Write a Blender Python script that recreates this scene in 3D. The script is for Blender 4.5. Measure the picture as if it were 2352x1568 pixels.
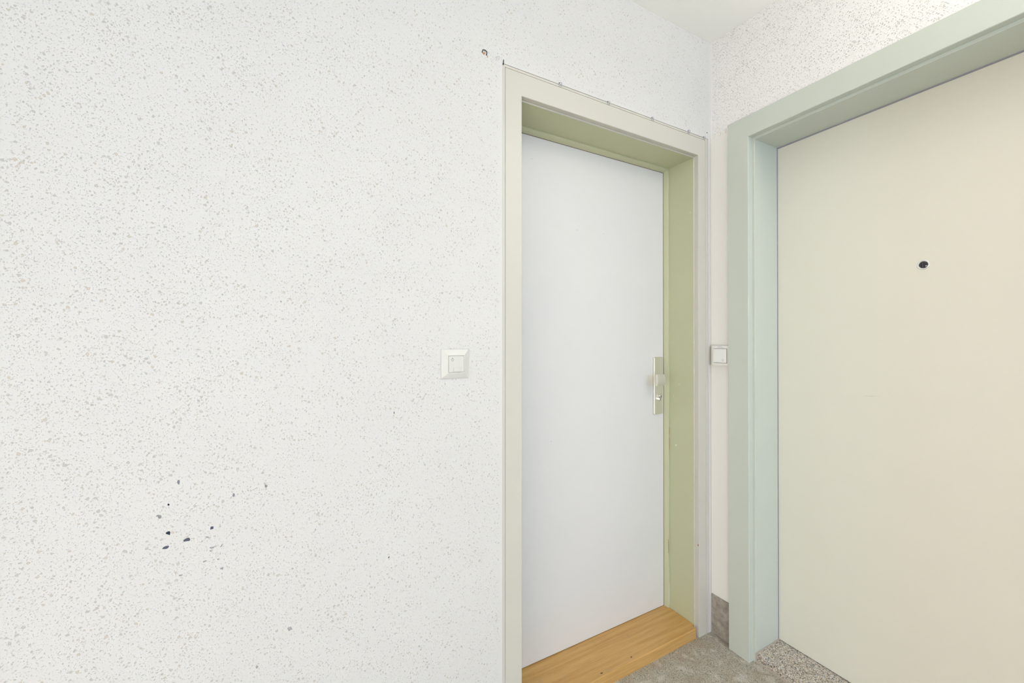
import bpy, bmesh, math, random
from mathutils import Vector, Matrix

for o in list(bpy.data.objects):
    bpy.data.objects.remove(o, do_unlink=True)
SC = bpy.context.scene
COL = SC.collection
R = math.radians


def lin(r, g, b):
    f = lambda c: c / 12.92 if c <= 0.04045 else ((c + 0.055) / 1.055) ** 2.4
    return (f(r / 255), f(g / 255), f(b / 255), 1.0)


# ------------------------------------------------------------------ camera
cam_d = bpy.data.cameras.new('camera')
cam = bpy.data.objects.new('camera', cam_d)
COL.objects.link(cam)
cam.location = (-1.5443, -1.0869, 1.2148)
cam.rotation_euler = (R(90 + 0.242), 0, R(-28.558))
cam_d.sensor_width = 36.0
cam_d.lens = 926.208 / 2352 * 36.0
cam_d.shift_y = -(784 - 778.58) / 2352
cam_d.clip_start = 0.02
SC.camera = cam

# ------------------------------------------------------------------ world, exposure, lights
w = bpy.data.worlds.new('sky')
SC.world = w
w.use_nodes = True
w.node_tree.nodes['Background'].inputs[0].default_value = (0.72, 0.84, 1.0, 1)
w.node_tree.nodes['Background'].inputs[1].default_value = 1.0
SC.view_settings.view_transform = 'Standard'
SC.view_settings.look = 'None'
SC.view_settings.gamma = 1.0
SC.view_settings.use_curve_mapping = False
SC.view_settings.exposure = -0.12

ROOM_X, ROOM_Y = -3.5, -5.0          # far side wall and back wall
WIN = (-1.40, -0.94, 1.46, 1.94)     # window opening in the back wall: x0 x1 z0 z1
SIDE_FILL = (-4.75, -0.95, 0.05, 1.10)   # wide low opening added in the side wall for fill light: y0 y1 z0 z1


def rect_light(name, loc, rot, sx, sy, power, color):
    d = bpy.data.lights.new(name, 'AREA')
    d.shape = 'RECTANGLE'
    d.size, d.size_y = sx, sy
    d.energy = power
    d.color = color
    o = bpy.data.objects.new(name, d)
    COL.objects.link(o)
    o.location = loc
    o.rotation_euler = rot
    return o


rect_light('back_window_daylight', ((WIN[0] + WIN[1]) / 2, ROOM_Y + 0.01, (WIN[2] + WIN[3]) / 2), (R(90), 0, 0),
         WIN[1] - WIN[0] - 0.1, WIN[3] - WIN[2] - 0.1, 50, (0.37, 0.62, 1.0))
rect_light('side_fill_light', (ROOM_X + 0.01, (SIDE_FILL[0] + SIDE_FILL[1]) / 2, (SIDE_FILL[2] + SIDE_FILL[3]) / 2), (R(90), 0, R(-90)),
         SIDE_FILL[1] - SIDE_FILL[0] - 0.1, SIDE_FILL[3] - SIDE_FILL[2] - 0.1, 71, (1.0, 0.925, 0.82))  # unseen fill light, added low at the side to lift the ceiling
FILL_STRENGTH = 570.0
FILL_COLOR = (1.0, 0.935, 0.85, 1)
FILL_UPLIGHTS = [(0.0, -1.68, 1.0)]         # fill light added out of view: wall x, y, which way the wall faces


# ------------------------------------------------------------------ material helpers
def mat(name, col, rough=0.6, metal=0.0, spec=0.5):
    m = bpy.data.materials.new(name)
    m.use_nodes = True
    b = m.node_tree.nodes['Principled BSDF']
    b.inputs['Base Color'].default_value = col
    b.inputs['Roughness'].default_value = rough
    b.inputs['Metallic'].default_value = metal
    b.inputs['Specular IOR Level'].default_value = spec
    return m


class G:
    """small node-graph helper"""
    def __init__(self, m, two_d=False):
        self.dim = '2D' if two_d else '3D'
        self.t = m.node_tree
        self.b = self.t.nodes['Principled BSDF']
        self.co = self.n('ShaderNodeTexCoord').outputs['Object']

    def n(self, ty, **kw):
        x = self.t.nodes.new(ty)
        for k, v in kw.items():
            setattr(x, k, v)
        return x

    def l(self, a, b):
        self.t.links.new(a, b)

    def put(self, sock, v):
        if isinstance(v, (int, float, tuple, list, Vector)):
            sock.default_value = v
        else:
            self.l(v, sock)

    def math(self, op, a, b=0.0, clamp=False):
        x = self.n('ShaderNodeMath', operation=op, use_clamp=clamp)
        self.put(x.inputs[0], a)
        self.put(x.inputs[1], b)
        return x.outputs[0]

    def noise(self, scale, detail=3, rough=0.55, vec=None):
        x = self.n('ShaderNodeTexNoise', noise_dimensions=self.dim)
        x.inputs['Scale'].default_value = scale
        x.inputs['Detail'].default_value = detail
        x.inputs['Roughness'].default_value = rough
        self.l(vec or self.co, x.inputs['Vector'])
        return x

    def voro(self, scale, vec=None, feature='F1'):
        x = self.n('ShaderNodeTexVoronoi', feature=feature, voronoi_dimensions=self.dim)
        x.inputs['Scale'].default_value = scale
        self.l(vec or self.co, x.inputs['Vector'])
        return x

    def smooth(self, v, a, b, lo=0.0, hi=1.0):
        x = self.n('ShaderNodeMapRange', interpolation_type='SMOOTHSTEP')
        self.put(x.inputs['Value'], v)
        x.inputs['From Min'].default_value = a
        x.inputs['From Max'].default_value = b
        x.inputs['To Min'].default_value = lo
        x.inputs['To Max'].default_value = hi
        return x.outputs['Result']

    def mix(self, f, a, b):
        x = self.n('ShaderNodeMix', data_type='RGBA')
        self.put(x.inputs[0], f)
        self.put(x.inputs[6], a)
        self.put(x.inputs[7], b)
        return x.outputs[2]

    def vmath(self, op, a, b):
        x = self.n('ShaderNodeVectorMath', operation=op)
        self.put(x.inputs[0], a)
        self.put(x.inputs[1], b)
        return x.outputs[0]

    def bump(self, h, dist, strength=1.0, normal=None):
        x = self.n('ShaderNodeBump')
        x.inputs['Strength'].default_value = strength
        x.inputs['Distance'].default_value = dist
        self.l(h, x.inputs['Height'])
        if normal is not None:
            self.l(normal, x.inputs['Normal'])
        return x.outputs['Normal']


def plaster(name, side):
    """white rubbed plaster, peppered with small grey-beige pits"""
    m = mat(name, (0.8, 0.8, 0.78, 1), 0.85, spec=0.2)
    g = G(m, two_d=True)
    sep = g.n('ShaderNodeSeparateXYZ')
    g.l(g.co, sep.inputs[0])
    X, Y, Z = sep.outputs
    cmb = g.n('ShaderNodeCombineXYZ')
    g.l(X if side == 'A' else Y, cmb.inputs[0])
    g.l(Z, cmb.inputs[1])
    g.co = cmb.outputs[0]
    rot = g.n('ShaderNodeVectorRotate', rotation_type='Z_AXIS')
    g.l(g.co, rot.inputs['Vector'])
    rot.inputs['Angle'].default_value = 0.65
    g.co = rot.outputs[0]
    wob = g.noise(260, 2)
    d = g.vmath('MULTIPLY', g.vmath('SUBTRACT', wob.outputs['Color'], (0.5, 0.5, 0.5)), (0.0045, 0.0045, 0.0))
    v = g.vmath('ADD', g.co, d)
    clus = g.smooth(g.noise(14, 2).outputs['Fac'], 0.35, 0.65, 0.78, 1.10)
    masks = []
    for sc, rmax, pw in PITS[side]:
        vo = g.voro(sc, v)
        rnd = g.n('ShaderNodeSeparateColor')
        g.l(vo.outputs['Color'], rnd.inputs[0])
        rad = g.math('MULTIPLY', g.math('MULTIPLY', g.math('POWER', rnd.outputs[0], pw), rmax), clus)
        dist = g.math('SUBTRACT', rad, vo.outputs['Distance'])
        masks.append((g.smooth(dist, -0.04, 0.09), rnd.outputs[1]))
    # smooth trowelled borders
    if side == 'A':
        inside = g.math('MULTIPLY', g.smooth(X, -1.002, -0.990), g.smooth(Z, 2.062, 2.074, 1, 0))
        smooth_m = g.math('MAXIMUM', inside, g.smooth(X, -0.022, -0.012))
    else:
        low = g.smooth(Z, 2.052, 2.064, 1, 0)
        smooth_m = g.math('MAXIMUM', g.math('MULTIPLY', low, g.smooth(Y, -0.30, -0.29)), g.smooth(Y, -0.010, -0.004))
    rough_m = g.math('SUBTRACT', 1.0, smooth_m)
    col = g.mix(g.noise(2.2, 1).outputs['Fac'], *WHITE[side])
    pit_all = None
    for (mk, hue), amt in zip(masks, PIT_AMT[side]):
        pc = g.mix(g.smooth(hue, 0.45, 0.75), PIT_GREY, PIT_TAN)
        f = g.math('MULTIPLY', g.math('MULTIPLY', mk, rough_m), amt, True)
        col = g.mix(f, col, pc)
        pit_all = mk if pit_all is None else g.math('MAXIMUM', pit_all, mk)
    g.l(col, g.b.inputs['Base Color'])
    h = g.math('ADD', g.math('MULTIPLY', pit_all, -1.0), g.math('MULTIPLY', g.noise(210, 2).outputs['Fac'], GRAIN[side]))
    h = g.math('MULTIPLY', h, rough_m)
    g.l(g.bump(h, BUMP[side]), g.b.inputs['Normal'])
    return m


PITS = {'A': ((105.0, 0.29, 4.0), (165.0, 0.26, 1.9), (270.0, 0.26, 1.5)), 'B': ((130.0, 0.28, 2.3), (210.0, 0.30, 1.4))}
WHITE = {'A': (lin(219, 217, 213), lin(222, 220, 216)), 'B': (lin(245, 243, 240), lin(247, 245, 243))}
PIT_GREY, PIT_TAN = lin(176, 173, 167), lin(194, 181, 161)
PIT_AMT = {'A': (0.66, 0.56, 0.30), 'B': (0.46, 0.38)}
GRAIN = {'A': 0.35, 'B': 0.9}
BUMP = {'A': 0.0004, 'B': 0.0011}


def paint(name, col, rough=0.42, grime=0.03, scale=6.0, bump=0.00012, spec=0.4):
    m = mat(name, col, rough, spec=spec)
    g = G(m)
    n = g.noise(scale, 2)
    dark = tuple(c * (1 - grime * 2) for c in col[:3]) + (1,)
    g.l(g.mix(n.outputs['Fac'], dark, tuple(min(1, c * (1 + grime)) for c in col[:3]) + (1,)), g.b.inputs['Base Color'])
    if bump > 0.0003:
        g.l(g.bump(g.noise(420, 2).outputs['Fac'], bump), g.b.inputs['Normal'])
    return m


M = {}
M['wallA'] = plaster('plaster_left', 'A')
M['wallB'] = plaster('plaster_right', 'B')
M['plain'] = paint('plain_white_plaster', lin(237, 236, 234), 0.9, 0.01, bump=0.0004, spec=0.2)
M['ceil'] = paint('ceiling_paint', lin(249, 250, 247), 0.9, 0.01, bump=0.0004, spec=0.2)
M['cream_frame'] = paint('cream_frame_paint', lin(206, 202, 191), 0.40, 0.015)
M['olive'] = paint('olive_reveal_paint', lin(196, 198, 165), 0.45, 0.02)
M['sage'] = paint('sage_frame_paint', lin(203, 209, 199), 0.40, 0.012)
M['doorA'] = paint('white_door_paint', lin(224, 222, 220), 0.38, 0.010)
M['doorB'] = paint('cream_door_paint', lin(230, 227, 214), 0.40, 0.010, 2.0)
M['plastic'] = paint('white_switch_plastic', lin(216, 214, 207), 0.30, 0.004)
M['plastic2'] = paint('ivory_bell_plastic', lin(236, 234, 228), 0.35, 0.006)
M['plastic3'] = paint('white_button_plastic', lin(240, 239, 236), 0.32, 0.004)
M['labelpaper'] = mat('label_paper', lin(236, 236, 236), 0.6)
M['icon'] = mat('grey_print', lin(150, 148, 144), 0.6)
M['gap'] = mat('dark_gap', lin(70, 66, 60), 0.9)
M['dent'] = mat('dark_worn_oak', lin(96, 74, 52), 0.9)
M['gasket'] = mat('dark_rubber_gasket', lin(150, 150, 160), 0.7)
M['brown_gap'] = mat('brown_seal', lin(118, 92, 74), 0.8)
M['alu'] = mat('brushed_aluminium', (0.78, 0.76, 0.69, 1), 0.34, 0.75)
M['chrome'] = mat('polished_nickel', (0.72, 0.70, 0.68, 1), 0.16, 1.0)
M['satin'] = mat('satin_chrome', (0.86, 0.86, 0.86, 1), 0.28, 0.6)
M['lens'] = mat('dark_glass_lens', lin(28, 30, 38), 0.08, 0.0, 0.8)
M['wire'] = mat('dark_steel_wire', lin(70, 68, 74), 0.45, 0.7)
M['wire_white'] = mat('painted_wire', lin(206, 206, 212), 0.5)
M['rust'] = mat('rust', lin(186, 132, 84), 0.9)
M['rust_dark'] = mat('dark_rust', lin(134, 84, 58), 0.9)
M['fleck'] = mat('bare_white_fleck', lin(236, 234, 228), 0.6)
M['winred'] = mat('red_primer', lin(158, 62, 62), 0.7)
for k, c in {'grey': (142, 143, 150), 'black': (46, 46, 48), 'pale': (150, 150, 150), 'navy': (52, 60, 78),
             'slate': (92, 94, 110), 'tan': (158, 148, 138), 'smudge': (172, 172, 172), 'wine': (92, 36, 54)}.items():
    M['chip_' + k] = mat('chip_' + k, lin(*c), 0.9, spec=0.2)


def concrete():
    m = mat('floor_screed', lin(150, 142, 128), 0.75, spec=0.3)
    g = G(m, two_d=True)
    f = g.noise(620, 3, 0.7).outputs['Fac']
    c = g.mix(g.smooth(f, 0.36, 0.66), lin(122, 116, 103), lin(222, 216, 200))
    vo = g.voro(450)
    rc = g.n('ShaderNodeSeparateColor')
    g.l(vo.outputs['Color'], rc.inputs[0])
    c = g.mix(g.math('MULTIPLY', g.smooth(rc.outputs[0], 0.84, 0.90), 0.65), c, lin(70, 62, 54))
    c = g.mix(g.math('MULTIPLY', g.smooth(rc.outputs[1], 0.90, 0.94), 0.8), c, lin(216, 210, 196))
    st = g.smooth(g.noise(13, 4).outputs['Fac'], 0.42, 0.68)
    c = g.mix(g.math('MULTIPLY', st, 0.40), c, lin(160, 142, 118))
    st2 = g.smooth(g.noise(21, 4, vec=g.vmath('ADD', g.co, (3.1, 1.7, 0))).outputs['Fac'], 0.56, 0.70)
    c = g.mix(g.math('MULTIPLY', st2, 0.35), c, lin(226, 222, 214))
    g.l(c, g.b.inputs['Base Color'])
    g.l(g.bump(f, 0.0008), g.b.inputs['Normal'])
    return m


def screed_plain():
    m = mat('grey_skirting_coat', lin(140, 132, 124), 0.8, spec=0.3)
    g = G(m)
    f = g.noise(40, 5, 0.65).outputs['Fac']
    g.l(g.mix(g.smooth(f, 0.3, 0.7), lin(146, 137, 129), lin(182, 174, 166)), g.b.inputs['Base Color'])
    g.l(g.bump(g.noise(300, 3).outputs['Fac'], 0.0005), g.b.inputs['Normal'])
    return m


def granite():
    m = mat('speckled_granite', lin(170, 162, 148), 0.30, spec=0.5)
    g = G(m)
    wob = g.noise(300, 2)
    v = g.vmath('ADD', g.co, g.vmath('MULTIPLY', g.vmath('SUBTRACT', wob.outputs['Color'], (.5, .5, .5)), (.005, .005, .005)))
    vo = g.voro(400, v)
    rc = g.n('ShaderNodeSeparateColor')
    g.l(vo.outputs['Color'], rc.inputs[0])
    ramp = g.n('ShaderNodeValToRGB')
    ramp.color_ramp.interpolation = 'CONSTANT'
    e = ramp.color_ramp.elements
    e[0].position, e[0].color = 0.0, lin(96, 92, 92)
    e[1].position, e[1].color = 0.20, lin(156, 148, 140)
    for p, c in ((0.36, (198, 188, 170)), (0.60, (224, 214, 194)), (0.76, (192, 166, 144)), (0.86, (206, 207, 213)), (0.94, (238, 236, 232))):
        x = e.new(p)
        x.color = lin(*c)
    g.l(rc.outputs[0], ramp.inputs['Fac'])
    fine = g.smooth(g.noise(700, 2).outputs['Fac'], 0.55, 0.7)
    g.l(g.mix(g.math('MULTIPLY', fine, 0.5), ramp.outputs['Color'], lin(84, 80, 78)), g.b.inputs['Base Color'])
    return m


def oak():
    m = mat('varnished_oak', lin(190, 148, 88), 0.38, spec=0.45)
    g = G(m)
    mp = g.n('ShaderNodeMapping')
    mp.inputs['Scale'].default_value = (3.0, 60.0, 60.0)
    g.l(g.co, mp.inputs['Vector'])
    n1 = g.noise(1.3, 6, 0.65, mp.outputs[0]).outputs['Fac']
    mp2 = g.n('ShaderNodeMapping')
    mp2.inputs['Scale'].default_value = (9.0, 420.0, 420.0)
    g.l(g.co, mp2.inputs['Vector'])
    n2 = g.noise(1.0, 3, 0.6, mp2.outputs[0]).outputs['Fac']
    c = g.mix(g.smooth(n1, 0.3, 0.7), lin(188, 146, 82), lin(206, 166, 104))
    c = g.mix(g.math('MULTIPLY', g.smooth(n2, 0.52, 0.75), 0.45), c, lin(166, 120, 66))
    wear = g.smooth(g.noise(26, 4, 0.6).outputs['Fac'], 0.60, 0.74)
    c = g.mix(g.math('MULTIPLY', wear, 0.30), c, lin(168, 148, 120))
    g.l(c, g.b.inputs['Base Color'])
    g.l(g.bump(n2, 0.0002), g.b.inputs['Normal'])
    return m


M['floor'] = concrete()
M['skirt'] = screed_plain()
M['granite'] = granite()
M['oak'] = oak()
M['oak_light'] = paint('worn_highlight_oak', lin(222, 182, 122), 0.5, 0.03, 30)
M['grout'] = paint('pinkish_grey_grout', lin(188, 176, 164), 0.8, 0.04, 60)


# ------------------------------------------------------------------ object helpers
def base(o):
    v = Vector((0, 0, 0))
    while o is not None:
        v = v + o.location
        o = o.parent
    return v


def tag(o, label=None, cat=None, group=None, kind=None):
    for k, v in (('label', label), ('category', cat), ('group', group), ('kind', kind)):
        if v:
            o[k] = v
    return o


def thing(name, loc):
    o = bpy.data.objects.new(name, None)
    o.empty_display_size = 0.05
    o.location = loc
    COL.objects.link(o)
    return o


def obj(name, bm, m, parent=None, loc=None, smooth=False):
    """link a bmesh given in world coordinates as one object"""
    bmesh.ops.recalc_face_normals(bm, faces=bm.faces)
    me = bpy.data.meshes.new(name)
    off = Vector((0, 0, 0))
    if loc is not None:
        off = Vector(loc)
    if parent is not None:
        off = base(parent) + (Vector(loc) - base(parent) if loc is not None else Vector((0, 0, 0)))
    bmesh.ops.translate(bm, verts=bm.verts, vec=-off)
    bm.to_mesh(me)
    bm.free()
    me.materials.append(m)
    if smooth:
        for p in me.polygons:
            p.use_smooth = True
    o = bpy.data.objects.new(name, me)
    COL.objects.link(o)
    if parent is not None:
        o.parent = parent
        o.location = off - base(parent)
    else:
        o.location = off
    return o


def box(bm, a, b, bev=0.0, seg=2):
    r = bmesh.ops.create_cube(bm, size=1.0)
    vs = r['verts']
    for v in vs:
        v.co = Vector([a[i] + (v.co[i] + 0.5) * (b[i] - a[i]) for i in range(3)])
    if bev > 0:
        es = list({e for v in vs for e in v.link_edges})
        bmesh.ops.bevel(bm, geom=es, offset=bev, segments=seg, profile=0.5, affect='EDGES')
    return bm


def B(a, b, bev=0.0, seg=2):
    return box(bmesh.new(), a, b, bev, seg)


def prism(bm, pts, vec):
    """closed polygon (3-D points) extruded by vec"""
    vs = [bm.verts.new(p) for p in pts]
    ws = [bm.verts.new(Vector(p) + Vector(vec)) for p in pts]
    bm.faces.new(vs)
    bm.faces.new(ws[::-1])
    n = len(vs)
    for i in range(n):
        bm.faces.new((vs[i], ws[i], ws[(i + 1) % n], vs[(i + 1) % n]))
    return bm


def tube(bm, pts, r, seg=8):
    pts = [Vector(p) for p in pts]
    rings = []
    for i, p in enumerate(pts):
        t = (pts[min(i + 1, len(pts) - 1)] - pts[max(i - 1, 0)]).normalized()
        up = Vector((0, 0, 1)) if abs(t.z) < 0.9 else Vector((0, 1, 0))
        a = t.cross(up).normalized()
        b = t.cross(a)
        rings.append([bm.verts.new(p + (a * math.cos(k * 2 * math.pi / seg) + b * math.sin(k * 2 * math.pi / seg)) * r) for k in range(seg)])
    for i in range(len(rings) - 1):
        for k in range(seg):
            bm.faces.new((rings[i][k], rings[i][(k + 1) % seg], rings[i + 1][(k + 1) % seg], rings[i + 1][k]))
    bm.faces.new(rings[0][::-1])
    bm.faces.new(rings[-1])
    return bm


def lathe(bm, prof, origin, axis, seg=32):
    """revolve (radius, height) pairs about an axis through origin"""
    axis = Vector(axis).normalized()
    up = Vector((0, 0, 1)) if abs(axis.z) < 0.9 else Vector((1, 0, 0))
    a = axis.cross(up).normalized()
    b = axis.cross(a)
    rings = []
    for r, h in prof:
        c = Vector(origin) + axis * h
        if r < 1e-6:
            rings.append([bm.verts.new(c)])
        else:
            rings.append([bm.verts.new(c + (a * math.cos(k * 2 * math.pi / seg) + b * math.sin(k * 2 * math.pi / seg)) * r) for k in range(seg)])
    for i in range(len(rings) - 1):
        p, q = rings[i], rings[i + 1]
        for k in range(seg):
            k2 = (k + 1) % seg
            if len(p) == 1 and len(q) == 1:
                continue
            if len(p) == 1:
                bm.faces.new((p[0], q[k], q[k2]))
            elif len(q) == 1:
                bm.faces.new((p[k], p[k2], q[0]))
            else:
                bm.faces.new((p[k], p[k2], q[k2], q[k]))
    return bm


def sheet(bm, loops, to3d):
    """flat face with holes from 2-D loops (first is the outline)"""
    es = []
    for lp in loops:
        vs = [bm.verts.new(to3d(p)) for p in lp]
        es += [bm.edges.new((vs[i], vs[(i + 1) % len(vs)])) for i in range(len(vs))]
    bmesh.ops.triangle_fill(bm, edges=es, use_beauty=True)
    return bm


# ------------------------------------------------------------------ measured positions (metres; room corner at x=0, y=0)
# frame in the left wall (wall plane y=0)
FA = dict(y=0.0018, gy=0.0212, sy=0.146, dy=0.166,
          oL=-0.986, oR=-0.0182, oT=2.0589,
          gL=-0.9751, gR=-0.0342, gT=2.0504,
          fL=-0.9166, fR=-0.0786, fT=1.9791)
# frame in the right wall (wall plane x=0)
FB = dict(x=-0.028, gx=-0.003, dx=0.1512,
          oN=-0.0924, oF=-1.182, oT=2.0714,
          fN=-0.1743, fF=-1.100, fT=1.9903,
          iN=-0.1840, iF=-1.090, iT=1.9810)
SILL_A, SILL_B = 0.042, 0.0327

CHIPS = [
    ('grey', [(-1.7562, 0.9208), (-1.7534, 0.9198), (-1.7531, 0.9158), (-1.7544, 0.9111), (-1.7562, 0.9121), (-1.7577, 0.9156), (-1.7572, 0.9185)]),
    ('black', [(-1.7733, 0.8731), (-1.7722, 0.8745), (-1.7704, 0.8731), (-1.77, 0.8708), (-1.7714, 0.8694), (-1.7732, 0.8711)]),
    ('pale', [(-1.7918, 0.8499), (-1.7909, 0.8533), (-1.7874, 0.8537), (-1.7837, 0.8521), (-1.7828, 0.8487), (-1.7839, 0.8457), (-1.7868, 0.8457), (-1.7882, 0.8476), (-1.7887, 0.8509), (-1.7905, 0.8513)]),
    ('navy', [(-1.7763, 0.8143), (-1.7729, 0.8161), (-1.7697, 0.8161), (-1.7684, 0.8129), (-1.7694, 0.8076), (-1.7722, 0.8095), (-1.7754, 0.8118)]),
    ('slate', [(-1.747, 0.7919), (-1.7426, 0.7946), (-1.7384, 0.7953), (-1.736, 0.7933), (-1.7354, 0.7891), (-1.7373, 0.7879), (-1.7426, 0.7885), (-1.7465, 0.7883)]),
    ('slate', [(-1.7821, 0.7817), (-1.7795, 0.7853), (-1.7753, 0.7865), (-1.7707, 0.7857), (-1.7714, 0.7823), (-1.7741, 0.7804), (-1.7778, 0.7807)]),
    ('slate', [(-1.7009, 0.8047), (-1.7001, 0.81), (-1.697, 0.8102), (-1.695, 0.8094), (-1.6954, 0.8044), (-1.6984, 0.8041)]),
    ('grey', [(-1.661, 0.8704), (-1.6596, 0.875), (-1.6579, 0.8753), (-1.6564, 0.8709), (-1.6579, 0.8674), (-1.6602, 0.8681)]),
    ('tan', [(-1.5999, 0.8817), (-1.5984, 0.8843), (-1.595, 0.883), (-1.5947, 0.8797), (-1.5968, 0.8765), (-1.5993, 0.8787)]),
    ('smudge', [(-1.7017, 0.7657), (-1.6983, 0.7662), (-1.6928, 0.7655), (-1.6942, 0.7625), (-1.6983, 0.7618), (-1.7013, 0.7635)]),
    ('smudge', [(-1.7541, 0.7191), (-1.7515, 0.7203), (-1.7476, 0.7199), (-1.7489, 0.7176), (-1.7525, 0.717)]),
    ('smudge', [(-1.709, 0.7907), (-1.7052, 0.7904), (-1.7017, 0.7873), (-1.7052, 0.7871), (-1.7085, 0.7885)]),
    ('smudge', [(-1.7135, 0.7383), (-1.7098, 0.7394), (-1.7067, 0.7386), (-1.7091, 0.7365), (-1.7124, 0.7357)]),
    ('smudge', [(-1.6836, 0.7139), (-1.6809, 0.7169), (-1.6773, 0.7166), (-1.6776, 0.711), (-1.6813, 0.7125)]),
    ('smudge', [(-1.6831, 0.762), (-1.6808, 0.7664), (-1.6778, 0.7667), (-1.6794, 0.763), (-1.6819, 0.7612)]),
    ('smudge', [(-1.7024, 0.7582), (-1.7002, 0.7596), (-1.6975, 0.7568), (-1.6997, 0.7557)]),
    ('smudge', [(-1.6886, 0.7387), (-1.6869, 0.7365), (-1.6847, 0.7387), (-1.6855, 0.7345), (-1.6875, 0.7346)]),
    ('black', [(-1.309, 1.0276), (-1.3074, 1.0273), (-1.3067, 1.0228), (-1.3076, 1.0206), (-1.3086, 1.0241)]),
    ('wine', [(-1.3222, 0.6468), (-1.3209, 0.649), (-1.3191, 0.6484), (-1.32, 0.6456), (-1.3215, 0.6437), (-1.3223, 0.6448)]),
    ('smudge', [(-1.6166, 0.4736), (-1.6149, 0.4769), (-1.6124, 0.475), (-1.6115, 0.4707), (-1.6149, 0.469)]),
    ('smudge', [(-1.8127, 1.5682), (-1.8107, 1.5695), (-1.8096, 1.567), (-1.8117, 1.5657)]),
    ('smudge', [(-1.5695, 1.3079), (-1.5677, 1.309), (-1.5664, 1.306), (-1.5686, 1.3038)]),
    ('smudge', [(-1.5536, 0.5401), (-1.5464, 0.5418), (-1.5437, 0.5347), (-1.5509, 0.532)]),
]

# ------------------------------------------------------------------ structure
H = 2.52                                     # walls run a little above the ceiling surface


def ceil_z(x, y):
    return 2.466 - 0.004 * (1 - math.exp(x / 0.2)) - 0.022 * (1 - math.exp(y / 0.25))


# floor
bm = B((ROOM_X - 0.1, ROOM_Y - 0.1, -0.10), (0.30, 0.30, 0.0))
tag(obj('floor', bm, M['floor']), 'grey brown granular screed floor of the landing', 'floor', kind='structure')

# ceiling: slightly uneven plaster sheet with thickness
bm = bmesh.new()
xs = sorted({0.30, 0.05} | {-3.62 * (i / 26) ** 2.2 for i in range(27)}, reverse=True)
ys = sorted({0.30, 0.05} | {-5.12 * (i / 30) ** 2.2 for i in range(31)}, reverse=True)
grid = [[bm.verts.new((x, y, ceil_z(min(x, 0), min(y, 0)))) for y in ys] for x in xs]
for i in range(len(xs) - 1):
    for j in range(len(ys) - 1):
        bm.faces.new((grid[i][j], grid[i][j + 1], grid[i + 1][j + 1], grid[i + 1][j]))
r = bmesh.ops.extrude_face_region(bm, geom=list(bm.faces))
for v in r['geom']:
    if isinstance(v, bmesh.types.BMVert):
        v.co.z = 2.62
tag(obj('ceiling', bm, M['ceil'], smooth=False), 'pale off-white painted ceiling above the corner', 'ceiling', kind='structure')

# left wall: plaster face with the door opening and the chipped-out spots cut into it
bm = bmesh.new()
out = [(ROOM_X - 0.1, 0), (FA['oL'], 0), (FA['oL'], FA['oT']), (FA['oR'], FA['oT']), (FA['oR'], 0), (0.0, 0), (0.0, H), (ROOM_X - 0.1, H)]
sheet(bm, [out] + [c[1] for c in CHIPS], lambda p: (p[0], 0.0, p[1]))
# door opening returns and the masonry behind (closes the niche so no light leaks in)
T = 0.30
for a, b in (((FA['oL'], 0), (FA['oL'], FA['oT'])), ((FA['oL'], FA['oT']), (FA['oR'], FA['oT'])), ((FA['oR'], FA['oT']), (FA['oR'], 0))):
    q = [(a[0], 0, a[1]), (b[0], 0, b[1]), (b[0], T, b[1]), (a[0], T, a[1])]
    bm.faces.new([bm.verts.new(p) for p in q])
box(bm, (ROOM_X - 0.1, T, 0), (0.30, T + 0.05, H))
wallA = tag(obj('wall_left', bm, M['wallA']), 'white pitted plaster wall with the white door and light switch', 'wall', kind='structure')
for kind, lp in CHIPS:
    bm = bmesh.new()
    cx = sum(p[0] for p in lp) / len(lp)
    cz = sum(p[1] for p in lp) / len(lp)
    dep = 0.0012
    rim = [bm.verts.new((p[0], 0.0, p[1])) for p in lp]
    low = [bm.verts.new((cx + (p[0] - cx) * 0.8, dep, cz + (p[1] - cz) * 0.8)) for p in lp]
    for i in range(len(lp)):
        j = (i + 1) % len(lp)
        bm.faces.new((rim[i], rim[j], low[j], low[i]))
    bm.faces.new(low)
    obj('plaster_chip', bm, M['chip_' + kind], wallA)

# right wall with the opening of the cream door
bm = bmesh.new()
out = [(0.0, 0), (FB['oN'] - 0.012, 0), (FB['oN'] - 0.012, FB['oT'] - 0.012), (FB['oF'] + 0.012, FB['oT'] - 0.012), (FB['oF'] + 0.012, 0), (ROOM_Y - 0.1, 0), (ROOM_Y - 0.1, H), (0.0, H)]
sheet(bm, [out], lambda p: (0.0, p[0], p[1]))
o4 = out[1:5]
for a, b in zip(o4[:-1], o4[1:]):
    q = [(0, a[0], a[1]), (0, b[0], b[1]), (T, b[0], b[1]), (T, a[0], a[1])]
    bm.faces.new([bm.verts.new(p) for p in q])
box(bm, (T, ROOM_Y - 0.1, 0), (T + 0.05, 0.30, H))
tag(obj('wall_right', bm, M['wallB']), 'rough white plaster wall around the cream door', 'wall', kind='structure')

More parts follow.
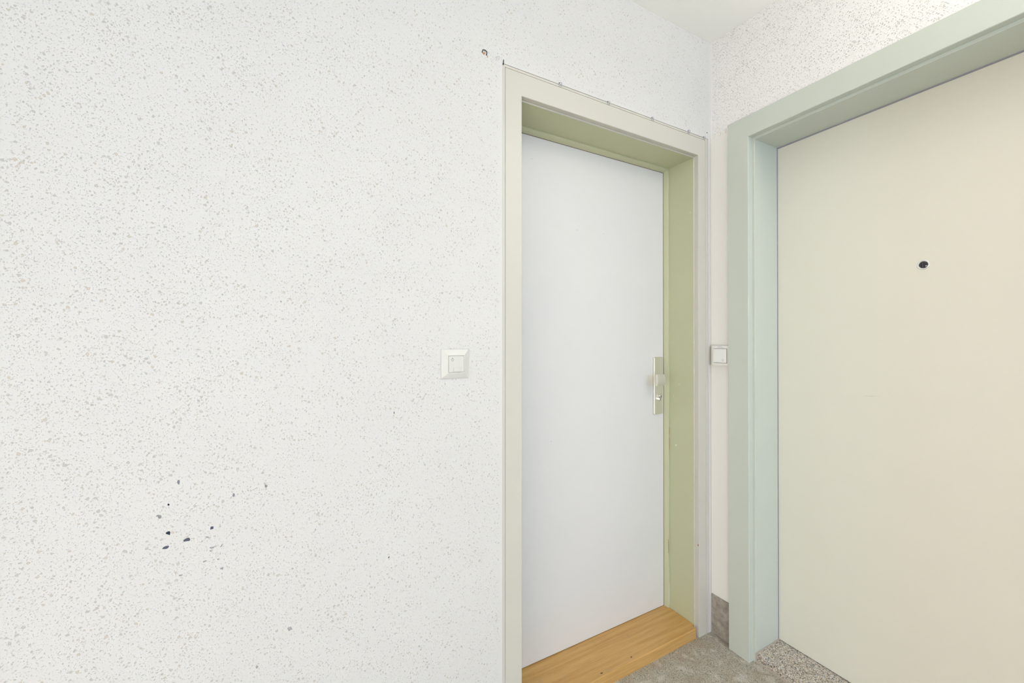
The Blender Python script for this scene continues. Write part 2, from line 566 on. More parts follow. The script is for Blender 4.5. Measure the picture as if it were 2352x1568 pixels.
# side wall and back wall behind the photographer
bm = bmesh.new()
out = [(ROOM_Y, 0), (0.0, 0), (0.0, H), (ROOM_Y, H)]
hole = [(SIDE_FILL[0], SIDE_FILL[2]), (SIDE_FILL[1], SIDE_FILL[2]), (SIDE_FILL[1], SIDE_FILL[3]), (SIDE_FILL[0], SIDE_FILL[3])]
for xx in (ROOM_X, ROOM_X - 0.2):
    sheet(bm, [out, hole], lambda p: (xx, p[0], p[1]))
for i in range(4):
    a, b = hole[i], hole[(i + 1) % 4]
    bm.faces.new([bm.verts.new(p) for p in ((ROOM_X, a[0], a[1]), (ROOM_X, b[0], b[1]), (ROOM_X - 0.2, b[0], b[1]), (ROOM_X - 0.2, a[0], a[1]))])
tag(obj('wall_side', bm, M['plain']), 'plain white side wall with the added low fill window', 'wall', kind='structure')
bm = bmesh.new()
out = [(ROOM_X - 0.1, 0), (0.0, 0), (0.0, H), (ROOM_X - 0.1, H)]
hole = [(WIN[0], WIN[2]), (WIN[1], WIN[2]), (WIN[1], WIN[3]), (WIN[0], WIN[3])]
sheet(bm, [out, hole], lambda p: (p[0], ROOM_Y, p[1]))
sheet(bm, [out, hole], lambda p: (p[0], ROOM_Y - 0.2, p[1]))
for i in range(4):
    a, b = hole[i], hole[(i + 1) % 4]
    bm.faces.new([bm.verts.new(p) for p in ((a[0], ROOM_Y, a[1]), (b[0], ROOM_Y, b[1]), (b[0], ROOM_Y - 0.2, b[1]), (a[0], ROOM_Y - 0.2, a[1]))])
tag(obj('wall_back', bm, M['plain']), 'plain white back wall with the window', 'wall', kind='structure')
bm = bmesh.new()
t = 0.05
yw0, yw1 = ROOM_Y - 0.09, ROOM_Y - 0.03
box(bm, (WIN[0], yw0, WIN[2]), (WIN[0] + t, yw1, WIN[3]))
box(bm, (WIN[1] - t, yw0, WIN[2]), (WIN[1], yw1, WIN[3]))
box(bm, (WIN[0] + t, yw0, WIN[2]), (WIN[1] - t, yw1, WIN[2] + t))
box(bm, (WIN[0] + t, yw0, WIN[3] - t), (WIN[1] - t, yw1, WIN[3]))
win = tag(obj('window_1', bm, M['plastic'], loc=(WIN[0], ROOM_Y - 0.06, WIN[2])), 'small white framed window in the back wall', 'window', kind='structure')
gm = mat('window_glass', (0.95, 0.97, 1, 1), 0.02)
gm.node_tree.nodes['Principled BSDF'].inputs['Transmission Weight'].default_value = 1.0
obj('pane', B((WIN[0] + t, ROOM_Y - 0.064, WIN[2] + t), (WIN[1] - t, ROOM_Y - 0.058, WIN[3] - t)), gm, win)

bm = bmesh.new()  # window frame made up to go with the added side fill light
xw0, xw1 = ROOM_X - 0.09, ROOM_X - 0.03
y0_, y1_, z0_, z1_ = SIDE_FILL
ym = (y0_ + y1_) / 2
box(bm, (xw0, y0_, z0_), (xw1, y0_ + t, z1_))
box(bm, (xw0, y1_ - t, z0_), (xw1, y1_, z1_))
box(bm, (xw0, y0_ + t, z0_), (xw1, y1_ - t, z0_ + t))
box(bm, (xw0, y0_ + t, z1_ - t), (xw1, y1_ - t, z1_))
box(bm, (xw0, ym - t / 2, z0_ + t), (xw1, ym + t / 2, z1_ - t))
fill_win = tag(obj('added_window_2', bm, M['plastic'], loc=(ROOM_X - 0.06, ym, z0_)), 'wide low unseen window added in the side wall for fill light', 'window', kind='structure')
obj('pane', B((ROOM_X - 0.064, y0_ + t, z0_ + t), (ROOM_X - 0.058, ym - t / 2, z1_ - t)), gm, fill_win)
obj('pane', B((ROOM_X - 0.064, ym + t / 2, z0_ + t), (ROOM_X - 0.058, y1_ - t, z1_ - t)), gm, fill_win)

# grey skirting coat
bb = bmesh.new()
prism(bb, [(0.0, 0.0, 0), (-0.004, 0.0, 0), (-0.004, 0.0, 0.158), (-0.002, 0.0, 0.1605), (0.0, 0.0, 0.1605)], (0, FB['oN'] + 0.0005, 0))
tag(obj('baseboard_right', bb, M['skirt']), 'short grey skirting strip between the two door frames', 'skirting', kind='structure')
bb = bmesh.new()
prism(bb, [(ROOM_X, 0.0, 0), (ROOM_X, -0.004, 0), (ROOM_X, -0.004, 0.158), (ROOM_X, -0.002, 0.1605), (ROOM_X, 0.0, 0.1605)], (FA['oL'] - 0.0005 - ROOM_X, 0, 0))
tag(obj('baseboard_left', bb, M['skirt']), 'long grey skirting strip along the pitted wall', 'skirting', kind='structure')


# ------------------------------------------------------------------ door frames: closed profiles swept round the opening with mitred corners
def sweep(prof, side):
    """prof: list of ((near, far, top), depth); side 0 near jamb, 1 head, 2 far jamb -> list of 2 rings"""
    rings = ([], [])
    for (n, f, tp), d in prof:
        if side == 0:
            a, b = (n, 0.0, d), (n, tp, d)
        elif side == 1:
            a, b = (n, tp, d), (f, tp, d)
        else:
            a, b = (f, tp, d), (f, 0.0, d)
        rings[0].append(a)
        rings[1].append(b)
    return rings


def swept(prof, side, to3d):
    bm = bmesh.new()
    r0, r1 = sweep(prof, side)
    v0 = [bm.verts.new(to3d(p)) for p in r0]
    v1 = [bm.verts.new(to3d(p)) for p in r1]
    n = len(v0)
    for i in range(n):
        j = (i + 1) % n
        bm.faces.new((v0[i], v0[j], v1[j], v1[i]))
    for ring in (v0, v1):
        try:
            bmesh.ops.triangulate(bm, faces=[bm.faces.new(ring)])
        except ValueError:
            pass
    return bm


# --- frame of the white door (near = left jamb)
a3 = lambda p: (p[0], p[2], p[1])


def offA(nm, d):
    L, Rr, Tt = FA[nm + 'L'], FA[nm + 'R'], FA[nm + 'T']
    return (L + d, Rr - d, Tt - d)


y0 = FA['y']
faceA = [(offA('o', 0.0), 0.10), (offA('o', 0.0), y0 + 0.0012), (offA('o', 0.0012), y0),
         (offA('g', -0.0009), y0), (offA('g', -0.0003), y0 + 0.0022), (offA('g', 0.0003), y0 + 0.0022), (offA('g', 0.0009), y0),
         (offA('f', -0.0012), y0), (offA('f', 0.0), y0 + 0.0012), (offA('f', 0.0), FA['gy']),
         (offA('f', 0.0036), FA['gy']), (offA('f', 0.0040), FA['gy'] + 0.0006), (offA('f', 0.0040), FA['gy'] + 0.0016), (offA('f', -0.02), FA['gy'] + 0.003), (offA('f', -0.02), 0.10)]
revA = [(offA('f', 0.0040), FA['gy'] + 0.0016), (offA('f', 0.0040), FA['sy']), (offA('f', 0.0098), FA['sy'] - 0.0008),
        (offA('f', 0.0108), FA['sy'] + 0.0004), (offA('f', 0.0172), FA['dy'] - 0.0022), (offA('f', 0.0172), FA['dy'] - 0.001), (offA('f', -0.018), FA['dy'] - 0.001), (offA('f', -0.018), FA['gy'] + 0.004)]
frA = thing('trim_1', (-0.5, 0.0, 0.0))
tag(frA, 'cream door frame with olive reveal around the white door', 'door frame', kind='structure')
for i, nm in enumerate(('jamb', 'head', 'jamb')):
    j = obj(nm, swept(faceA, i, a3), M['cream_frame'], frA)
    rv = obj('reveal', swept(revA, i, a3), M['olive'], j)
    tag(rv, 'olive green inner reveal')

# --- frame of the cream door (near = left jamb as seen from the landing)
b3 = lambda p: (p[2], p[0], p[1])


def offB(nm, d):
    return (FB[nm + 'N'] - d, FB[nm + 'F'] + d, FB[nm + 'T'] - d)


x0 = FB['x']
faceB = [(offB('o', 0.0), -0.0002), (offB('o', 0.0), x0 + 0.0015), (offB('o', 0.0015), x0),
         (offB('f', -0.0015), x0), (offB('f', 0.0), x0 + 0.0015), (offB('f', 0.0), FB['gx']),
         (offB('f', 0.0084), FB['gx']), (offB('i', 0.0), FB['gx'] + 0.0014), (offB('i', 0.0), FB['dx'] - 0.0045), (offB('i', -0.05), FB['dx'] - 0.0045),
         (offB('i', -0.05), 0.0015), (offB('o', 0.0135), 0.0015), (offB('o', 0.0135), -0.0002)]
frB = thing('trim_2', (0.0, -0.64, 0.0))
tag(frB, 'pale sage green door frame around the cream door', 'door frame', kind='structure')
for i, nm in enumerate(('jamb', 'head', 'jamb')):
    obj(nm, swept(faceB, i, b3), M['sage'], frB)
gkt = (FB['iN'] - 0.0013, FB['iF'] + 0.0013, FB['iT'] - 0.0034)
gk = [(offB('i', -0.004), FB['dx'] - 0.0044), (gkt, FB['dx'] - 0.0040), (gkt, FB['dx'] + 0.001), (offB('i', -0.004), FB['dx'] + 0.001)]
for i in range(3):
    tag(obj('gasket', swept(gk, i, b3), M['gasket'], frB), 'thin dark rubber seal')

# ------------------------------------------------------------------ white door in the left wall
dA = tag(thing('door_1', (-0.5, FA['dy'], SILL_A)), 'plain white flush door with aluminium lock plate', 'door', kind='structure')
AL, AR, AT = FA['fL'] + 0.0150, FA['fR'] - 0.0150, FA['fT'] - 0.0155
obj('leaf', B((AL - 0.02, FA['dy'], SILL_A + 0.002), (AR + 0.02, FA['dy'] + 0.042, AT + 0.02), 0.001, 1), M['doorA'], dA)
sl = [(offA('f', 0.010), FA['dy'] - 0.0008), (offA('f', 0.0186), FA['dy'] - 0.0012), (offA('f', 0.0186), FA['dy'] + 0.0005), (offA('f', 0.010), FA['dy'] + 0.0005)]
for i in range(3):
    tag(obj('seal', swept(sl, i, a3), M['brown_gap'], dA), 'thin brown seal line at the leaf edge')
# small dark nail holes
for (x, z) in ((-0.5747, 1.6450), (-0.4408, 1.6468), (-0.6959, 0.8396), (-0.7795, 1.8769)):
    bm = bmesh.new()
    lathe(bm, [(0.0, 0.0004), (0.0011, 0.0004), (0.0015, -0.001)], (x, FA['dy'], z), (0, -1, 0), 10)
    obj('nail_hole', bm, M['chip_grey'], dA)
# lock plate
PX0, PX1, PZ0, PZ1, PY = -0.1640, -0.1115, 0.8955, 1.1438, FA['dy'] - 0.0105
bm = bmesh.new()
box(bm, (PX0, PY, PZ0), (PX1, FA['dy'] + 0.0005, PZ1), 0.0028, 3)
plate = tag(obj('lock_plate', bm, M['alu'], dA), 'long brushed aluminium lock plate')
# cranked pull knob with a bulged front, standing off on a neck
KX0, KX1, KZ0, KZ1 = -0.2110, -0.1680, 1.0260, 1.0745
KB, KF = FA['dy'] - 0.0595, FA['dy'] - 0.0665
pr = []
N = 14
for i in range(N + 1):
    s = i / N
    pr.append((KF - 0.0065 * math.sin(math.pi * s) ** 0.8, KZ0 + (KZ1 - KZ0) * s))
for i in range(N + 1):
    s = 1 - i / N
    pr.append((KB + 0.0030 * math.sin(math.pi * s) ** 0.8, KZ0 + (KZ1 - KZ0) * s))
bm = bmesh.new()
prism(bm, [(KX0, y, z) for y, z in pr], (KX1 - KX0, 0, 0))
bmesh.ops.bevel(bm, geom=[e for e in bm.edges if abs(e.verts[0].co.x - e.verts[1].co.x) < 1e-6], offset=0.0016, segments=2, profile=0.5, affect='EDGES')
tag(obj('knob', bm, M['alu'], plate), 'bulged aluminium pull knob on a cranked neck')
bm = bmesh.new()
tube(bm, [(-0.139, PY + 0.001, 1.047), (-0.140, PY - 0.010, 1.047), (-0.150, PY - 0.022, 1.0480), (-0.168, PY - 0.032, 1.0490), (-0.184, KB + 0.004, 1.0500), (-0.188, KB - 0.004, 1.0502)], 0.0085, 16)
obj('neck', bm, M['alu'], plate, smooth=True)
# profile key cylinder
bm = bmesh.new()
cxx, czz = -0.1385, 0.9735
pts = []
for k in range(15):
    a = R(-60 + 300 * k / 14)
    pts.append((cxx + 0.0085 * math.cos(a), czz + 0.0085 * math.sin(a)))
pts += [(cxx - 0.0050, czz - 0.0150), (cxx - 0.003, czz - 0.0185), (cxx + 0.003, czz - 0.0185), (cxx + 0.0050, czz - 0.0150)]
prism(bm, [(x, PY + 0.001, z) for x, z in pts], (0, -0.0105, 0))
tag(obj('key_cylinder', bm, M['chrome'], plate), 'polished key cylinder')
bm = bmesh.new()
lathe(bm, [(0.0, 0.0135), (0.0052, 0.0135), (0.0060, 0.0125), (0.0060, 0.0)], (cxx, PY, czz), (0, -1, 0), 24)
tag(obj('key_plug', bm, M['chrome'], plate), 'round key plug')
obj('keyhole', B((cxx - 0.0009, PY - 0.0140, czz - 0.0036), (cxx + 0.0009, PY - 0.0130, czz + 0.0036)), M['lens'], plate)

# oak threshold: notched round the frame, rounded nose
bm = bmesh.new()
xl, xr, yf, yb = FA['fL'] + 0.0045, FA['fR'] - 0.0045, 0.0035, FA['dy'] + 0.02
pts = [(xl + 0.012, yf), (xr - 0.013, yf), (xr - 0.013, FA['gy'] + 0.001), (xr, FA['gy'] + 0.002), (xr, FA['sy'] - 0.001), (xr - 0.0065, FA['sy'] - 0.001), (xr - 0.014, FA['dy'] - 0.002),
       (xr - 0.014, yb), (xl + 0.014, yb), (xl + 0.014, FA['dy'] - 0.002), (xl + 0.0065, FA['sy'] - 0.001), (xl, FA['sy'] - 0.001), (xl, FA['gy'] + 0.002), (xl + 0.012, FA['gy'] + 0.001)]
prism(bm, [(x, y, 0.0) for x, y in pts], (0, 0, SILL_A))
nose = [e for e in bm.edges if all(abs(v.co.y - yf) < 1e-6 and abs(v.co.z - SILL_A) < 1e-6 for v in e.verts)]
bmesh.ops.bevel(bm, geom=nose, offset=0.0035, segments=3, profile=0.5, affect='EDGES')
oak_t = tag(obj('threshold', bm, M['oak'], loc=(-0.5, 0.08, 0.0)), 'worn golden oak threshold board under the white door', 'threshold')
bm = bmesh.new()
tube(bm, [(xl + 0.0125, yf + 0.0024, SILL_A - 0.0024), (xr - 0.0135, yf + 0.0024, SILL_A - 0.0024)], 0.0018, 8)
tag(obj('worn_lit_nose', bm, M['oak_light'], oak_t), 'pale worn front edge of the oak with the bevel highlight in its colour')  # wear and the bevel highlight are both put into this pale colour
for (x, y, sx, sy_) in ((-0.583, 0.017, 0.006, 0.003), (-0.438, 0.020, 0.005, 0.003)):
    bm = bmesh.new()
    rr = random.Random(int(-x * 1000))
    pts = [(x + sx * math.cos(k * 0.785) * rr.uniform(.6, 1.1), y + sy_ * math.sin(k * 0.785) * rr.uniform(.6, 1.1), SILL_A - 0.0004) for k in range(8)]
    prism(bm, pts, (0, 0, 0.0006))
    tag(obj('dent', bm, M['dent'], oak_t), 'dark dent in the oak')

# granite threshold with grout line
SX0, SX1 = 0.0010, FB['dx'] + 0.03
bm = B((SX0, FB['iF'] + 0.005, 0.0), (SX1, FB['iN'] - 0.0032, SILL_B))
top = [e for e in bm.edges if all(abs(v.co.x - SX0) < 1e-6 and abs(v.co.z - SILL_B) < 1e-6 for v in e.verts)]
bmesh.ops.bevel(bm, geom=top, offset=0.005, segments=3, profile=0.5, affect='EDGES')
gr = tag(obj('threshold', bm, M['granite'], loc=(0.08, -0.64, 0)), 'speckled grey granite threshold slab under the cream door', 'threshold')
bm = bmesh.new()
box(bm, (FB['gx'] - 0.001, FB['iN'] - 0.0032, 0.0), (FB['dx'], FB['iN'] - 0.0002, SILL_B + 0.003))
box(bm, (SX0 - 0.0030, FB['iF'] + 0.005, 0.0), (SX0, FB['iN'] - 0.0032, 0.006))
tag(obj('grout_line', bm, M['grout'], gr), 'pinkish grey grout line along the slab')

# ------------------------------------------------------------------ cream door in the right wall
dB = tag(thing('door_2', (FB['dx'], -0.64, SILL_B)), 'large cream flush door with a peephole', 'door', kind='structure')
obj('leaf', B((FB['dx'], FB['iF'] - 0.012, SILL_B + 0.0015), (FB['dx'] + 0.045, FB['iN'] + 0.012, FB['iT'] + 0.012), 0.001, 1), M['doorB'], dB)
pc = (FB['dx'], -0.6057, 1.4474)
bm = bmesh.new()
lathe(bm, [(0.0146, -0.001), (0.0146, 0.0010), (0.0138, 0.0024), (0.0122, 0.0030), (0.0110, 0.0022), (0.0106, -0.001)], pc, (-1, 0, 0), 40)
ph = tag(obj('peephole', bm, M['satin'], dB, smooth=True), 'round chrome peephole')
bm = bmesh.new()
lathe(bm, [(0.0, 0.0024), (0.0040, 0.0020), (0.0080, 0.0010), (0.0108, -0.0002)], pc, (-1, 0, 0), 32)
tag(obj('lens', bm, M['lens'], ph, smooth=True), 'dark glass lens')
bm = bmesh.new()
prism(bm, [(FB['dx'] - 0.0001, -0.4507, 1.0280), (FB['dx'] - 0.0001, -0.478, 1.0302), (FB['dx'] - 0.0001, -0.5048, 1.0331), (FB['dx'] - 0.0001, -0.478, 1.0309)], (0.0006, 0, 0))
tag(obj('scratch', bm, M['icon'], dB), 'faint hairline scratch')

# ------------------------------------------------------------------ light switch on the pitted wall
SXa, SXb, SZa, SZb = -1.1795, -1.0975, 1.1086, 1.1909
IXa, IXb, IZa, IZb = -1.1610, -1.1145, 1.1258, 1.1728
sw = tag(thing('light_switch', ((SXa + SXb) / 2, 0.0, SZa)), 'square white light switch on the pitted wall left of the door', 'light switch')
bm = bmesh.new()
D1, D2, D3 = -0.0040, -0.0105, -0.0010


def ring(bm, x0, x1, z0, z1, y):
    return [bm.verts.new(p) for p in ((x0, y, z0), (x1, y, z0), (x1, y, z1), (x0, y, z1))]


rs = [ring(bm, SXa, SXb, SZa, SZb, 0.0), ring(bm, SXa, SXb, SZa, SZb, D1 + 0.001), ring(bm, SXa + .0012, SXb - .0012, SZa + .0012, SZb - .0012, D1),
      ring(bm, IXa - .0022, IXb + .0022, IZa - .0022, IZb + .0022, D2), ring(bm, IXa, IXb, IZa, IZb, D2), ring(bm, IXa, IXb, IZa, IZb, D3)]
for p, q in zip(rs[:-1], rs[1:]):
    for k in range(4):
        bm.faces.new((p[k], p[(k + 1) % 4], q[(k + 1) % 4], q[k]))
bm.faces.new(rs[-1])
obj('cover_frame', bm, M['plastic'], sw)
g = 0.0007
bm = bmesh.new()
# shadow-gap backing
obj('switch_body', B((IXa + 0.0001, D3 - 0.0040, IZa + 0.0001), (IXb - 0.0001, D3 - 0.0002, IZb - 0.0001)), M['gap'], sw)
bm = bmesh.new()
prism(bm, [(IXa + g, -0.0055, IZa + g), (IXb - g, -0.0055, IZa + g), (IXb - g, -0.0055, IZb - g), (IXa + g, -0.0055, IZb - g)], (0, -0.0062, 0))
bmesh.ops.bevel(bm, geom=list(bm.edges), offset=0.0006, segments=2, profile=0.5, affect='EDGES')
rk = obj('rocker', bm, M['plastic'], sw)


def strip_xz(bm, pts, wd, y, th):
    """thin stroke through 2-D points on a plane y=const"""
    for a, b in zip(pts[:-1], pts[1:]):
        a, b = Vector((a[0], 0, a[1])), Vector((b[0], 0, b[1]))
        t = (b - a).normalized()
        n = Vector((-t.z, 0, t.x)) * wd / 2
        q = [a - t * wd * .3 + n, b + t * wd * .3 + n, b + t * wd * .3 - n, a - t * wd * .3 - n]
        prism(bm, [(p.x, y, p.z) for p in q], (0, -th, 0))


# lamp pictogram: ring, rays and a filled cap on top
ic = (-1.1493, 1.1615)
yy = -0.0117
bm = bmesh.new()
circ = [(ic[0] + 0.0026 * math.cos(R(a)), ic[1] + 0.0026 * math.sin(R(a))) for a in range(0, 361, 30)]
strip_xz(bm, circ, 0.0007, yy, 0.0001)
for a in (0, 180, 225, 270, 315, 40, 140):
    c_, s_ = math.cos(R(a)), math.sin(R(a))
    strip_xz(bm, [(ic[0] + 0.0033 * c_, ic[1] + 0.0033 * s_), (ic[0] + 0.0052 * c_, ic[1] + 0.0052 * s_)], 0.0006, yy, 0.00011)
prism(bm, [(ic[0] - 0.0015, yy, ic[1] + 0.0026), (ic[0] + 0.0015, yy, ic[1] + 0.0026), (ic[0] + 0.0009, yy, ic[1] + 0.0056), (ic[0] - 0.0009, yy, ic[1] + 0.0056)], (0, -0.00012, 0))
obj('lamp_symbol', bm, M['icon'], rk)
bm = bmesh.new()
lx0, lx1, lz0, lz1 = -1.1458, -1.1259, 1.1280, 1.1382
obj('name_field', B((lx0, -0.0128, lz0), (lx1, -0.0120, lz1), 0.0003, 1), M['plastic'], rk)
bm = bmesh.new()
strip_xz(bm, [(lx0, lz0), (lx0, lz1), (lx1, lz1)], 0.00045, -0.0121, 0.0004)
strip_xz(bm, [(lx1, lz1), (lx1, lz0)], 0.0003, -0.0121, 0.0003)
obj('field_edge', bm, M['icon'], rk)

# ------------------------------------------------------------------ door bell button on the narrow strip in the corner
bl = tag(thing('door_bell', (0.0, -0.05, 1.1145)), 'white door bell button in the corner beside the sage green frame', 'door bell')
FY0, FY1, BZ0, BZ1, BX = -0.0185, -0.0918, 1.1145, 1.1950, -0.0215
bm = bmesh.new()
prof = [(0.0, -0.0045), (-0.0090, -0.0050), (-0.0150, -0.0085), (-0.0195, -0.0140), (BX, -0.0195), (BX, -0.0225), (BX, -0.0860), (-0.0195, -0.0910), (-0.015, FY1), (0.0, FY1)]
prism(bm, [(x, y, BZ0) for x, y in prof], (0, 0, BZ1 - BZ0))
es = [e for e in bm.edges if abs(e.verts[0].co.z - e.verts[1].co.z) < 1e-6 and e.verts[0].co.x < -0.001 and e.verts[1].co.x < -0.001]
bmesh.ops.bevel(bm, geom=es, offset=0.0022, segments=3, profile=0.5, affect='EDGES')
hs = obj('housing', bm, M['plastic2'], bl)
ry0, ry1, rz0, rz1 = -0.0250, -0.0825, 1.1262, 1.1822
obj('button_gap', B((BX - 0.0004, ry1 - 0.0014, rz0 - 0.0012), (BX + 0.003, ry0 + 0.0003, rz1 + 0.0010)), M['gap'], bl)
bm = B((BX - 0.0030, ry1, rz0), (BX + 0.001, ry0, rz1), 0.0012, 2)
bt = obj('button', bm, M['plastic3'], bl)
ls = obj('name_strip', B((BX - 0.0008, -0.0845, 1.1845), (BX + 0.001, -0.0255, 1.1932), 0.0004, 1), M['labelpaper'], bl)


def strip_yz(bm, pts, wd, x, th):
    for a, b in zip(pts[:-1], pts[1:]):
        a, b = Vector((0, a[0], a[1])), Vector((0, b[0], b[1]))
        t = (b - a).normalized()
        n = Vector((0, -t.z, t.y)) * wd / 2
        q = [a - t * wd * .3 + n, b + t * wd * .3 + n, b + t * wd * .3 - n, a - t * wd * .3 - n]
        prism(bm, [(x, p.y, p.z) for p in q], (-th, 0, 0))


bm = bmesh.new()
bc = (-0.0668, 1.1372)
bell = [(-.0034, -.0024), (-.0030, .0010), (-.0018, .0034), (0, .0042), (.0018, .0034), (.0030, .0010), (.0034, -.0024), (-.0034, -.0024)]
strip_yz(bm, [(bc[0] + a, bc[1] + b) for a, b in bell], 0.0007, BX - 0.0030, 0.0001)
strip_yz(bm, [(bc[0] - .0010, bc[1] - .0040), (bc[0] + .0010, bc[1] - .0040)], 0.0012, BX - 0.0030, 0.0001)
obj('bell_symbol', bm, M['icon'], bt)
# two tiny worn lines of print, unreadable in the photograph
rr = random.Random(4)
bm = bmesh.new()
for (ya, yb, zc) in ((-0.0440, -0.0630, 1.1908), (-0.0430, -0.0720, 1.1872)):
    y = ya
    while y > yb:
        wd = rr.uniform(0.0007, 0.0014)
        hh = rr.uniform(0.0007, 0.0012)
        strip_yz(bm, [(y, zc - hh), (y - wd * 0.6, zc + hh)], 0.0004, BX - 0.0008, 0.0001)
        strip_yz(bm, [(y, zc), (y - wd, zc + rr.uniform(-.0004, .0004))], 0.0004, BX - 0.0008, 0.00012)
        y -= wd + 0.0005
obj('worn_print', bm, M['icon'], ls)
bm = bmesh.new()
tube(bm, [(-0.004, -0.0790, 1.1150), (-0.006, -0.0800, 1.1100), (-0.004, -0.0840, 1.1115), (-0.007, -0.0870, 1.1110), (-0.004, -0.0905, 1.1085)], 0.0009, 6)
tag(obj('cable_stub', bm, M['plastic2'], bl), 'short frayed cable end under the button')


# ------------------------------------------------------------------ staples left along the top of the cream frame
def staple(x, z, label, m, wdt=0.010, hgt=0.012, tilt=0.0, r=0.0010):
    c, s = math.cos(tilt), math.sin(tilt)
    P = lambda u, v, y: (x + u * c - v * s, y, z + u * s + v * c)
    bm = bmesh.new()
    h = wdt / 2
    tube(bm, [P(-h * .9, -hgt * .5, 0.004), P(-h, -hgt * .1, -0.002), P(-h * .9, hgt * .4, -0.0035), P(0, hgt * .55, -0.004), P(h * .9, hgt * .4, -0.0035), P(h, -hgt * .2, -0.002), P(h * .8, -hgt * .6, 0.004)], r, 8)
    return tag(obj('staple', bm, m, loc=(x, 0.0, z), smooth=True), label, 'staple', 'wire staples above the cream frame')


big = staple(-1.0462, 2.0690, 'large dark rusty wire staple in the wall left of the frame top', M['wire'], 0.0150, 0.010, -0.15, 0.0013)
for pts in ([(-1.0530, 2.0690), (-1.0440, 2.0690), (-1.0455, 2.0645), (-1.0480, 2.0625), (-1.0510, 2.0650)],
            [(-1.0395, 2.0660), (-1.0372, 2.0655), (-1.0352, 2.0600), (-1.0352, 2.0565), (-1.0375, 2.0615)]):
    bm = bmesh.new()
    prism(bm, [(x, 0.0005, z) for x, z in pts], (0, -0.0012, 0))
    tag(obj('rust_stain', bm, M['rust'], big), 'orange rust run below the staple')
staple(-1.0025, 2.0667, 'small white painted wire staple between the rusty staple and the frame', M['wire_white'], 0.0095, 0.006, -0.3, 0.0008)
first = staple(-0.9832, 2.0605, 'thin dark bent staple at the top left corner of the cream frame', M['wire'], 0.0010, 0.013, 0.1, 0.0009)
for x, z, word in ((-0.7714, 2.0573, 'first of the pale staples along the frame head, nearest the left corner'),
                   (-0.5632, 2.0546, 'second pale staple from the left along the frame head'),
                   (-0.3446, 2.0565, 'third pale staple from the left along the frame head'),
                   (-0.1394, 2.0577, 'fourth pale staple from the left along the frame head'),
                   (-0.0448, 2.0556, 'pale staple at the top right corner of the cream frame')):
    s_ = staple(x, z, word, M['wire_white'], 0.0085, 0.012, 0.0, 0.0013)
    bm = bmesh.new()
    tube(bm, [(x - 0.0058, 0.001, z + 0.0065), (x - 0.0055, -0.0022, z + 0.0045), (x - 0.0062, -0.0020, z + 0.0005)], 0.0009, 6)
    tag(obj('bare_leg', bm, M['wire'], s_), 'dark bare steel leg')
bm = bmesh.new()
tube(bm, [(-0.0262, 0.003, 2.0845), (-0.0280, -0.0020, 2.0830), (-0.0272, -0.0025, 2.0800)], 0.0015, 6)
tag(obj('nail', bm, M['wire'], loc=(-0.028, 0, 2.083)), 'tiny dark nail in the wall above the frame corner', 'nail')

# ------------------------------------------------------------------ paint damage on the frame
dm = [c for c in frA.children if c.name.startswith('jamb')][-1]
rv = [c for c in dm.children][0]
xs_ = FA['fR'] - 0.0040
for x0_, z0_, z1_, wd, m in ((xs_ - 0.0066, 0.279, 0.342, 0.0022, 'rust_dark'), (xs_ - 0.0010, 0.735, 0.790, 0.0012, 'rust'), (xs_ - 0.0010, 0.800, 0.835, 0.0012, 'rust'),
                             (xs_ - 0.0016, 0.054, 0.150, 0.0022, 'fleck')):
    bm = bmesh.new()
    yq = FA['sy'] - 0.0012
    n = 10
    rr = random.Random(int(z0_ * 1000))
    L = [(x0_ - wd * .5 * rr.uniform(.3, 1) * math.sin(math.pi * (0.1 + .8 * i / n)), z0_ + (z1_ - z0_) * i / n) for i in range(n + 1)]
    Rr = [(x0_ + wd * .5 * rr.uniform(.3, 1) * math.sin(math.pi * (0.1 + .8 * i / n)), z0_ + (z1_ - z0_) * i / n) for i in range(n + 1)]
    prism(bm, [(x, yq, z) for x, z in L + Rr[::-1]], (0, 0.0009, 0))
    tag(obj('flaked_paint', bm, M[m], rv), 'flaked paint on the door stop edge')
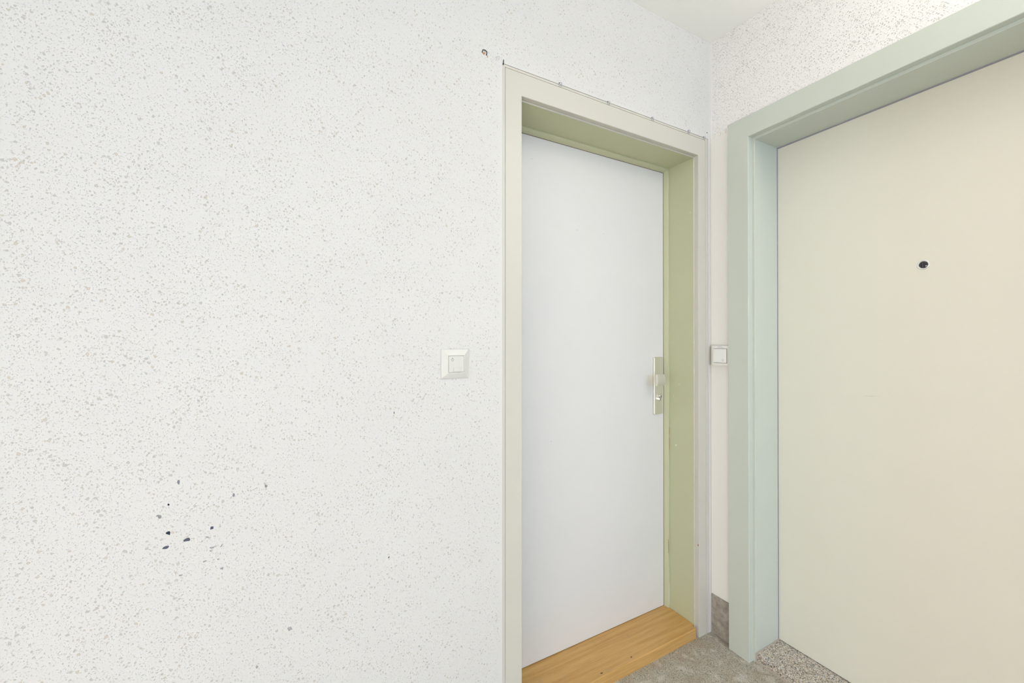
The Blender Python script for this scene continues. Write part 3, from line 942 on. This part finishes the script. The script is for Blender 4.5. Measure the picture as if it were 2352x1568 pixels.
for (y, z, r_) in ((0.1104, 0.7627, 0.0042), (0.0942, 1.0265, 0.0022), (0.1236, 0.9724, 0.0018), (0.0365, 1.7516, 0.0022), (0.118, 0.965, 0.0014)):
    bm = bmesh.new()
    rr = random.Random(int(z * 1000))
    prism(bm, [(xs_ - 0.0002, y + r_ * math.cos(k * .785) * rr.uniform(.6, 1), z + r_ * math.sin(k * .785) * rr.uniform(.6, 1)) for k in range(8)], (0.0006, 0, 0))
    tag(obj('white_fleck', bm, M['fleck'], rv), 'white chip in the olive paint')
bm = bmesh.new()
prism(bm, [(FA['fR'] - 0.0002, 0.0050 + a, 0.3771 + b) for a, b in ((-.001, .006), (.0010, .001), (.005, -.001), (.002, -.003), (-.001, -.008))], (0.0006, 0, 0))
tag(obj('red_chip', bm, M['winred'], dm), 'small red primer chip')

# ------------------------------------------------------------------ unseen uplighter added to brighten the ceiling and walls
upm = bpy.data.materials.new('added_fill_diffuser')
upm.use_nodes = True
nt = upm.node_tree
nt.nodes.clear()
em = nt.nodes.new('ShaderNodeEmission')
em.inputs[0].default_value = FILL_COLOR
em.inputs[1].default_value = FILL_STRENGTH
ou = nt.nodes.new('ShaderNodeOutputMaterial')
nt.links.new(em.outputs[0], ou.inputs[0])
for (x, y, sg), where in zip(FILL_UPLIGHTS, ('on the right wall beyond the cream door',)):
    zb, cx = 1.88, x - sg * 0.115
    up = tag(thing('added_fill_uplighter', (x, y, zb - 0.13)), 'added unseen fill light in a white bowl ' + where, 'fill light')
    bm = bmesh.new()
    lathe(bm, [(0.0, -0.12), (0.045, -0.112), (0.085, -0.075), (0.105, -0.02), (0.108, 0.0), (0.103, 0.0), (0.100, -0.02), (0.080, -0.070), (0.0, -0.105)], (cx, y, zb), (0, 0, 1), 40)
    obj('bowl', bm, M['plastic'], up, smooth=True)
    obj('wall_bracket', B((min(x - sg * 0.001, cx + sg * 0.09), y - 0.02, zb - 0.09), (max(x - sg * 0.001, cx + sg * 0.09), y + 0.02, zb - 0.03)), M['plastic'], up)
    bm = bmesh.new()
    lathe(bm, [(0.0, -0.036), (0.05, -0.036), (0.0905, -0.040)], (cx, y, zb), (0, 0, 1), 40)
    obj('diffuser', bm, upm, up)
